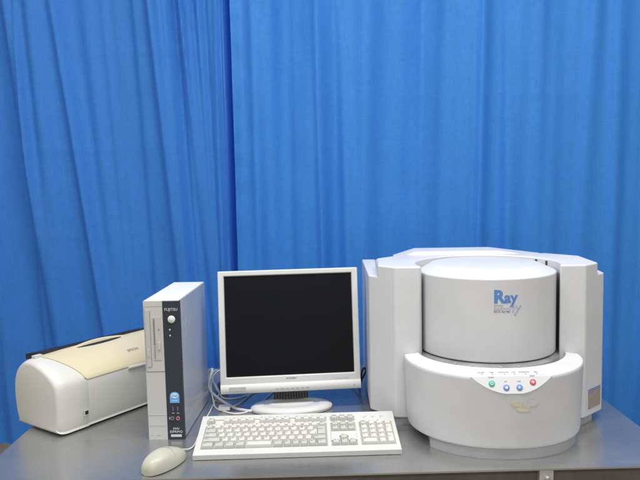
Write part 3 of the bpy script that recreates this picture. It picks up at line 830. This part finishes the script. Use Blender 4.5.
# ------------------------------------------------------------------ mouse
ms = root('mouse', (-.3505, 1.395, T), R(60 - 90), 'yellowed cream computer mouse left of the keyboard', 'mouse')
def mouse_h(u, v):                                # u: -1..1 across, v: 0 rear .. 1 front
    return 0
bm = bmesh.new(); nu, nv = 32, 40
LEN, WID, HGT = .118, .0305, .0345
Vm = []
for j in range(nv + 1):
    ph = math.pi * j / nv                         # rear to front along the spine
    y = -math.cos(ph) * LEN / 2
    e = math.sin(ph) ** .62
    taper = 1 - .10 * (y / (LEN / 2)) ** 2 + .05 * (-y / (LEN / 2))
    wv = WID * e * taper
    hv = HGT * (math.sin(ph) ** .72) * (1 - .16 * (y / (LEN / 2)) - .10 * (y / (LEN / 2)) ** 2)
    ring = []
    for i in range(nu):
        th = 2 * math.pi * i / nu
        c, s = math.cos(th), math.sin(th)
        x = wv * math.copysign(abs(c) ** .75, c)
        z = hv * abs(s) ** .8 if s > 0 else -.0 - .0035 * abs(s) ** .5
        ring.append(bm.verts.new((x, y, .0040 + z)))
    Vm.append(ring)
for A, B in zip(Vm, Vm[1:]):
    for i in range(nu): bm.faces.new((A[i], A[(i + 1) % nu], B[(i + 1) % nu], B[i]))
bmesh.ops.remove_doubles(bm, verts=bm.verts[:], dist=1e-5)
bmesh.ops.recalc_face_normals(bm, faces=bm.faces[:])
for v in bm.verts:
    if v.co.z < .0003: v.co.z = .0003
def mtop(x, y):                                   # height of the shell at x, y (for the seams)
    k = max(-1, min(1, y / (LEN / 2))); ph = math.acos(-k)
    e = math.sin(ph) ** .62; wv = WID * e * (1 - .10 * k * k - .05 * k)
    hv = HGT * (math.sin(ph) ** .72) * (1 - .16 * k - .10 * k * k)
    c = min(1, abs(x) / max(wv, 1e-5)) ** (1 / .75); return .0040 + hv * (max(0, 1 - c * c) ** .5) ** .8
link('body', bm, M['mouse'], ms, smooth=True)
bm = bmesh.new(); tube(bm, [(0, y, mtop(0, y) + .0000) for y in (.010, .02, .03, .04, .048, .054)], .0005, 6, 4)
tube(bm, [(x, .009 - abs(x) * .12, mtop(x, .009 - abs(x) * .12) + .0000) for x in (-.026, -.02, -.012, -.004, .004, .012, .02, .026)], .0005, 6, 4)
link('button_seam', bm, M['mouse_seam'], ms, smooth=True)
inv = Matrix.Rotation(R(30), 4, 'Z') @ Matrix.Translation(Vector((.3505, -1.395, -T)))
Wp = lambda *p: tuple(inv @ Vector(p))
bm = bmesh.new(); tube(bm, [Wp(-.324, 1.452, T + .012), Wp(-.319, 1.461, T + .008), Wp(-.312, 1.474, T + .0035), Wp(-.305, 1.500, T + .0022), Wp(-.306, 1.56, T + .0022), Wp(-.309, 1.64, T + .0022), Wp(-.305, 1.74, T + .003), Wp(-.31, 1.84, T + .003), Wp(-.34, 1.87, T + .02)], .0019)
link('cable', bm, M['cable'], ms, smooth=True)

# ------------------------------------------------------------------ printer
pr = root('printer', (-.648, 1.562, T), math.atan2(.82, .573), 'white inkjet printer with yellowed lid standing by the left table end', 'printer')
PL = .43
# body section in (depth t, height z): front face, rounded top, back, underside
sec = [(.012, .004), (.003, .010), (-.002, .030), (-.004, .060), (-.0045, .090), (-.003, .112), (.001, .128), (.010, .140), (.026, .152), (.050, .164), (.080, .174), (.108, .1785),
       (.136, .176), (.160, .163), (.178, .145), (.188, .122), (.192, .095), (.191, .060), (.186, .030), (.178, .010), (.168, .004)]
def closed_smooth(p, sub=4):
    n = len(p); out = []
    for i in range(n):
        p0, p1, p2, p3 = (Vector((*p[(i + k) % n], 0)) for k in (-1, 0, 1, 2))
        for k in range(sub):
            t = k / sub
            q = .5 * ((2 * p1) + (p2 - p0) * t + (2 * p0 - 5 * p1 + 4 * p2 - p3) * t * t + (3 * p1 - p0 - 3 * p2 + p3) * t ** 3)
            out.append((q.x, q.y))
    return out
secS = closed_smooth(sec)
cx_, cz_ = .094, .088
def scaled(k): return [(cx_ + (t - cx_) * k, cz_ + (z - cz_) * k) for t, z in secS]
def bound(t, z):                                  # seam of the end cap: runs back towards the end on top
    if z < .125: return .088
    return .088 - .052 * min(1, max(0, (t + .004) / .11)) ** .8
def loft(stations, cap0=True, cap1=True):
    bm = bmesh.new(); RR = [[bm.verts.new((s, t, z)) for s, t, z in st_] for st_ in stations]
    n = len(RR[0])
    for A, B in zip(RR, RR[1:]):
        for k in range(n): bm.faces.new((A[k], A[(k + 1) % n], B[(k + 1) % n], B[k]))
    if cap0: bm.faces.new(RR[0][::-1])
    if cap1: bm.faces.new(RR[-1])
    bmesh.ops.recalc_face_normals(bm, faces=bm.faces[:]); return bm
def station(s, k): return [(s, t, z) for t, z in scaled(k)]
def cap(mir):
    sts = []
    for s, k in ((.0, .86), (.0012, .905), (.0045, .945), (.010, .975), (.018, .993), (.028, 1.0)): sts.append(station(s, k))
    for f in (.5, .97, 1.0):
        sc = scaled(1.0 if f < 1 else .990)
        sts.append([(.028 + (bound(t, z) - .028) * f, t, z) for (t, z) in sc])
    if mir: sts = [[(PL - s, t, z) for s, t, z in st_] for st_ in sts]
    return loft(sts)
cp0 = link('end_cap', cap(False), M['pr_white'], pr, smooth=True)
link('end_cap', cap(True), M['pr_white'], pr, smooth=True)
body_st = [station(s, .988) for s in (.030, .1, .2, .3, PL - .03)]
body = link('body', loft(body_st), M['pr_white'], pr, smooth=True)
# lid: patch over the top between the caps
top = [(t, z) for t, z in secS if z > .122 and t < .150]
top.sort(key=lambda q: q[0])
bm = bmesh.new(); ns = 36; grid = []
for i in range(ns + 1):
    f = i / ns; rw = []
    for t, z in top:
        b0 = bound(t, z) + .0006; s = b0 + (PL - 2 * b0) * f
        lift = .0016 + .0035 * math.exp(-((t - .128) / .022) ** 2) * math.exp(-((f - .38) / .26) ** 4)
        rw.append(bm.verts.new((s, t - (.0012 if t < .004 else 0), z + lift)))
    grid.append(rw)
for A, B in zip(grid, grid[1:]):
    for k in range(len(A) - 1): bm.faces.new((A[k], B[k], B[k + 1], A[k + 1]))
bmesh.ops.recalc_face_normals(bm, faces=bm.faces[:])
if bm.faces[10].normal.z < 0: bmesh.ops.reverse_faces(bm, faces=bm.faces[:])
bmesh.ops.solidify(bm, geom=bm.faces[:], thickness=.0022)
lid = link('lid', bm, M['pr_cream'], pr, smooth=True)
# dark finger slot along the lid's crest
bm = bmesh.new(); n = 28; Lp, Hp = [], []
def lidz(t):
    for (t0, z0), (t1, z1) in zip(top, top[1:]):
        if t0 <= t <= t1: return z0 + (z1 - z0) * (t - t0) / max(t1 - t0, 1e-6)
    return top[-1][1]
for k in range(n + 1):
    f = k / n; s = .135 + .150 * f; wd = .0115 * math.sin(math.pi * f) ** .7
    for t, arr in ((.108 - wd * .9, Lp), (.108 + wd * .35, Hp)):
        fl = math.exp(-((t - .128) / .022) ** 2) * .0035
        arr.append(bm.verts.new((s, t, lidz(t) + .0016 + fl + .0008)))
for k in range(n): bm.faces.new((Lp[k], Lp[k + 1], Hp[k + 1], Hp[k]))
bmesh.ops.remove_doubles(bm, verts=bm.verts[:], dist=1e-6)
link('finger_slot', bm, M['pr_black'], lid)
bm = bmesh.new(); tube(bm, [(.128 + .164 * k / 12, .1145 + .009 * math.sin(math.pi * k / 12), .1790 + .0058 * math.sin(math.pi * k / 12) ** .8) for k in range(13)], .0044, 8, 3)
link('slot_ridge', bm, M['pr_cream'], lid, smooth=True)
# lid front lip on the right, whiter than the lid
bm = bmesh.new(); tube(bm, [(.215, -.0035, .1235), (.27, -.0062, .1222), (.33, -.0066, .122), (.36, -.0035, .1235)], .0042, 8, 6); link('lid_lip', bm, M['pr_white'], lid, smooth=True)
# black paper support folded along the back
bm = bmesh.new(); prism(bm, [(.040, .136), (PL - .025, .136), (PL - .025, .186), (.040, .190)], 0, .014)
for v in bm.verts:
    v.co.z += .1740 - (v.co.y - .136) * .20 - (.006 * (v.co.x / PL))
ps = link('paper_support', bm, M['pr_black'], pr, bevel=.003)
bm = bmesh.new(); prism(bm, [(.10, .140), (PL - .06, .140), (PL - .06, .176), (.10, .176)], 0, .003)
for v in bm.verts: v.co.z += .1858 - (v.co.y - .136) * .20 - (.006 * (v.co.x / PL))
link('support_flap', bm, M['pr_black'], ps, bevel=.001)
link('hinge_knob', boxbm(.018, .040, .112, .126, .168, .1855), M['pr_white'], pr, bevel=.004, seg=3)
# card/socket opening on the front of the cap
so = link('socket_frame', boxbm(.070, .0845, -.0066, -.0042, .036, .0505), M['pr_white'], cp0, bevel=.001)
link('socket', boxbm(.0725, .082, -.0072, -.0067, .0385, .048), M['pr_black'], so)
def on_lid(a, b, c):
    s, t = .262 + a, .030 + b
    return (s, t, lidz(t) + .0024 + c)
link('lettering', remap(text_bm('EPSON', .0120, .00008, .0002), on_lid), M['ink_grey'], lid)
bm = bmesh.new()
bm.free()
for x in (.06, PL - .06):
    for y in (.03, .15): link('foot', boxbm(x - .012, x + .012, y - .008, y + .008, 0, .0062), M['pr_black'], pr)

# ------------------------------------------------------------------ loose cables
def cable(pts, r, m, label, name='cable'):
    bm = bmesh.new(); tube(bm, pts, r)
    return tag(link(name, bm, m, smooth=True), label, 'cable')
cable([(-.36, 2.02, T + .004), (-.349, 1.98, T + .036), (-.33, 1.93, T + .057), (-.333, 1.88, T + .030), (-.326, 1.855, T + .019), (-.295, 1.80, T + .014), (-.249, 1.745, T + .007), (-.22, 1.727, T + .0043), (-.189, 1.722, T + .0043), (-.150, 1.80, T + .0043), (-.10, 1.86, T + .02), (-.08, 1.86, T + .06)],
      .0040, M['cable'], 'thick white cable curving from the tower to the monitor foot', 'monitor_cable')
cable([(-.36, 2.04, T + .004), (-.34, 2.0, T + .039), (-.337, 1.95, T + .039), (-.328, 1.90, T + .032), (-.324, 1.862, T + .024), (-.306, 1.79, T + .005), (-.292, 1.748, T + .0024), (-.262, 1.718, T + .0024), (-.228, 1.703, T + .0024), (-.19, 1.74, T + .0024), (-.14, 1.9, T + .0024)],
      .0024, M['cable'], 'thin white cable hanging lowest in the tangle behind the keyboard')
cable([(-.285, 2.0, T + .0025), (-.296, 1.965, T + .045), (-.313, 1.93, T + .053), (-.322, 1.88, T + .047), (-.314, 1.87, T + .029), (-.300, 1.85, T + .012), (-.283, 1.83, T + .003), (-.24, 1.83, T + .003), (-.18, 1.9, T + .003)],
      .0022, M['cable'], 'thin white cable rising beside the lower left monitor corner')
cable([(-.40, 1.98, T + .003), (-.351, 1.95, T + .017), (-.333, 1.92, T + .041), (-.323, 1.95, T + .050), (-.305, 1.96, T + .035), (-.28, 1.97, T + .003)],
      .0022, M['cable_grey'], 'thin grey cable arching highest between tower and monitor')
cable([(-.335, 1.95, T + .003), (-.322, 1.90, T + .026), (-.307, 1.87, T + .020), (-.298, 1.84, T + .012), (-.304, 1.815, T + .0035), (-.277, 1.785, T + .0028), (-.252, 1.76, T + .0028), (-.23, 1.79, T + .0028), (-.21, 1.86, T + .0028)],
      .0027, M['cable_grey'], 'pale grey cable wriggling on the table behind the thick white cable')
cable([(.07, 1.95, T + .0032), (.095, 1.90, T + .012), (.108, 1.86, T + .026), (.110, 1.86, T + .047), (.114, 1.86, T + .067), (.121, 1.86, T + .073), (.123, 1.862, T + .062), (.117, 1.87, T + .045), (.111, 1.88, T + .030), (.105, 1.93, T + .004), (.09, 2.02, T + .0032)],
      .0028, M['cable_black'], 'short black cable loop between monitor and analyser')
# connector lump lying in the tangle
bm = bmesh.new(); box(bm, -.312, -.282, 1.885, 1.930, T + .0006, T + .020)
tag(link('cable_adapter', bm, M['grille'], bevel=.004), 'dark plastic adapter block among the cables left of the monitor', 'adapter')
bm = bmesh.new(); box(bm, -.282, -.252, 1.722, 1.742, T + .0052, T + .0145)
tag(link('cable_plug', bm, M['cable'], bevel=.003), 'white plastic plug lying in the cables at the keyboard rear edge', 'plug')

# ------------------------------------------------------------------ camera
f_px = 660.; p = math.atan(60 / 660.); th = .022
F = Vector((0, math.cos(p), -math.sin(p))); U0 = Vector((0, math.sin(p), math.cos(p))); R0 = Vector((1, 0, 0))
Rt = R0 * math.cos(th) - U0 * math.sin(th); Up = U0 * math.cos(th) + R0 * math.sin(th)
cam = bpy.data.cameras.new('camera'); cam.sensor_width = 36; cam.lens = 36 * f_px / 640; cam.clip_end = 100; cam.clip_start = .05
co = bpy.data.objects.new('camera', cam); COL.objects.link(co)
mw = Matrix.Identity(4)
for i in range(3):
    mw[i][0] = Rt[i]; mw[i][1] = Up[i]; mw[i][2] = -F[i]
mw[0][3], mw[1][3], mw[2][3] = 0, 0, 1.365
co.matrix_world = mw
S.camera = co

# ------------------------------------------------------------------ light: ceiling fluorescents, soft room light
def area(name, loc, rot, sx, sy, power, col=(1, .985, .96)):
    l = bpy.data.lights.new(name, 'AREA'); l.shape = 'RECTANGLE'; l.size = sx; l.size_y = sy; l.energy = power; l.color = col
    o = bpy.data.objects.new(name, l); COL.objects.link(o); o.location = loc; o.rotation_euler = rot; return o
area('ceiling_lamp', (.45, 1.10, 2.85), (R(-6), 0, 0), 1.6, .35, 44)
area('ceiling_lamp', (-1.1, .95, 2.85), (R(-6), 0, 0), 1.2, .35, 26)
area('ceiling_lamp', (.2, -1.2, 2.85), (R(10), 0, 0), 2.4, .5, 40)
W = bpy.data.worlds.new('World'); S.world = W; W.use_nodes = True
bg = W.node_tree.nodes['Background']; bg.inputs['Color'].default_value = (.92, .96, 1.0, 1); bg.inputs['Strength'].default_value = .38
S.view_settings.view_transform = 'Standard'; S.view_settings.look = 'None'; S.view_settings.gamma = 1; S.view_settings.exposure = 0
S.cycles.max_bounces = 8; S.cycles.use_denoising = True
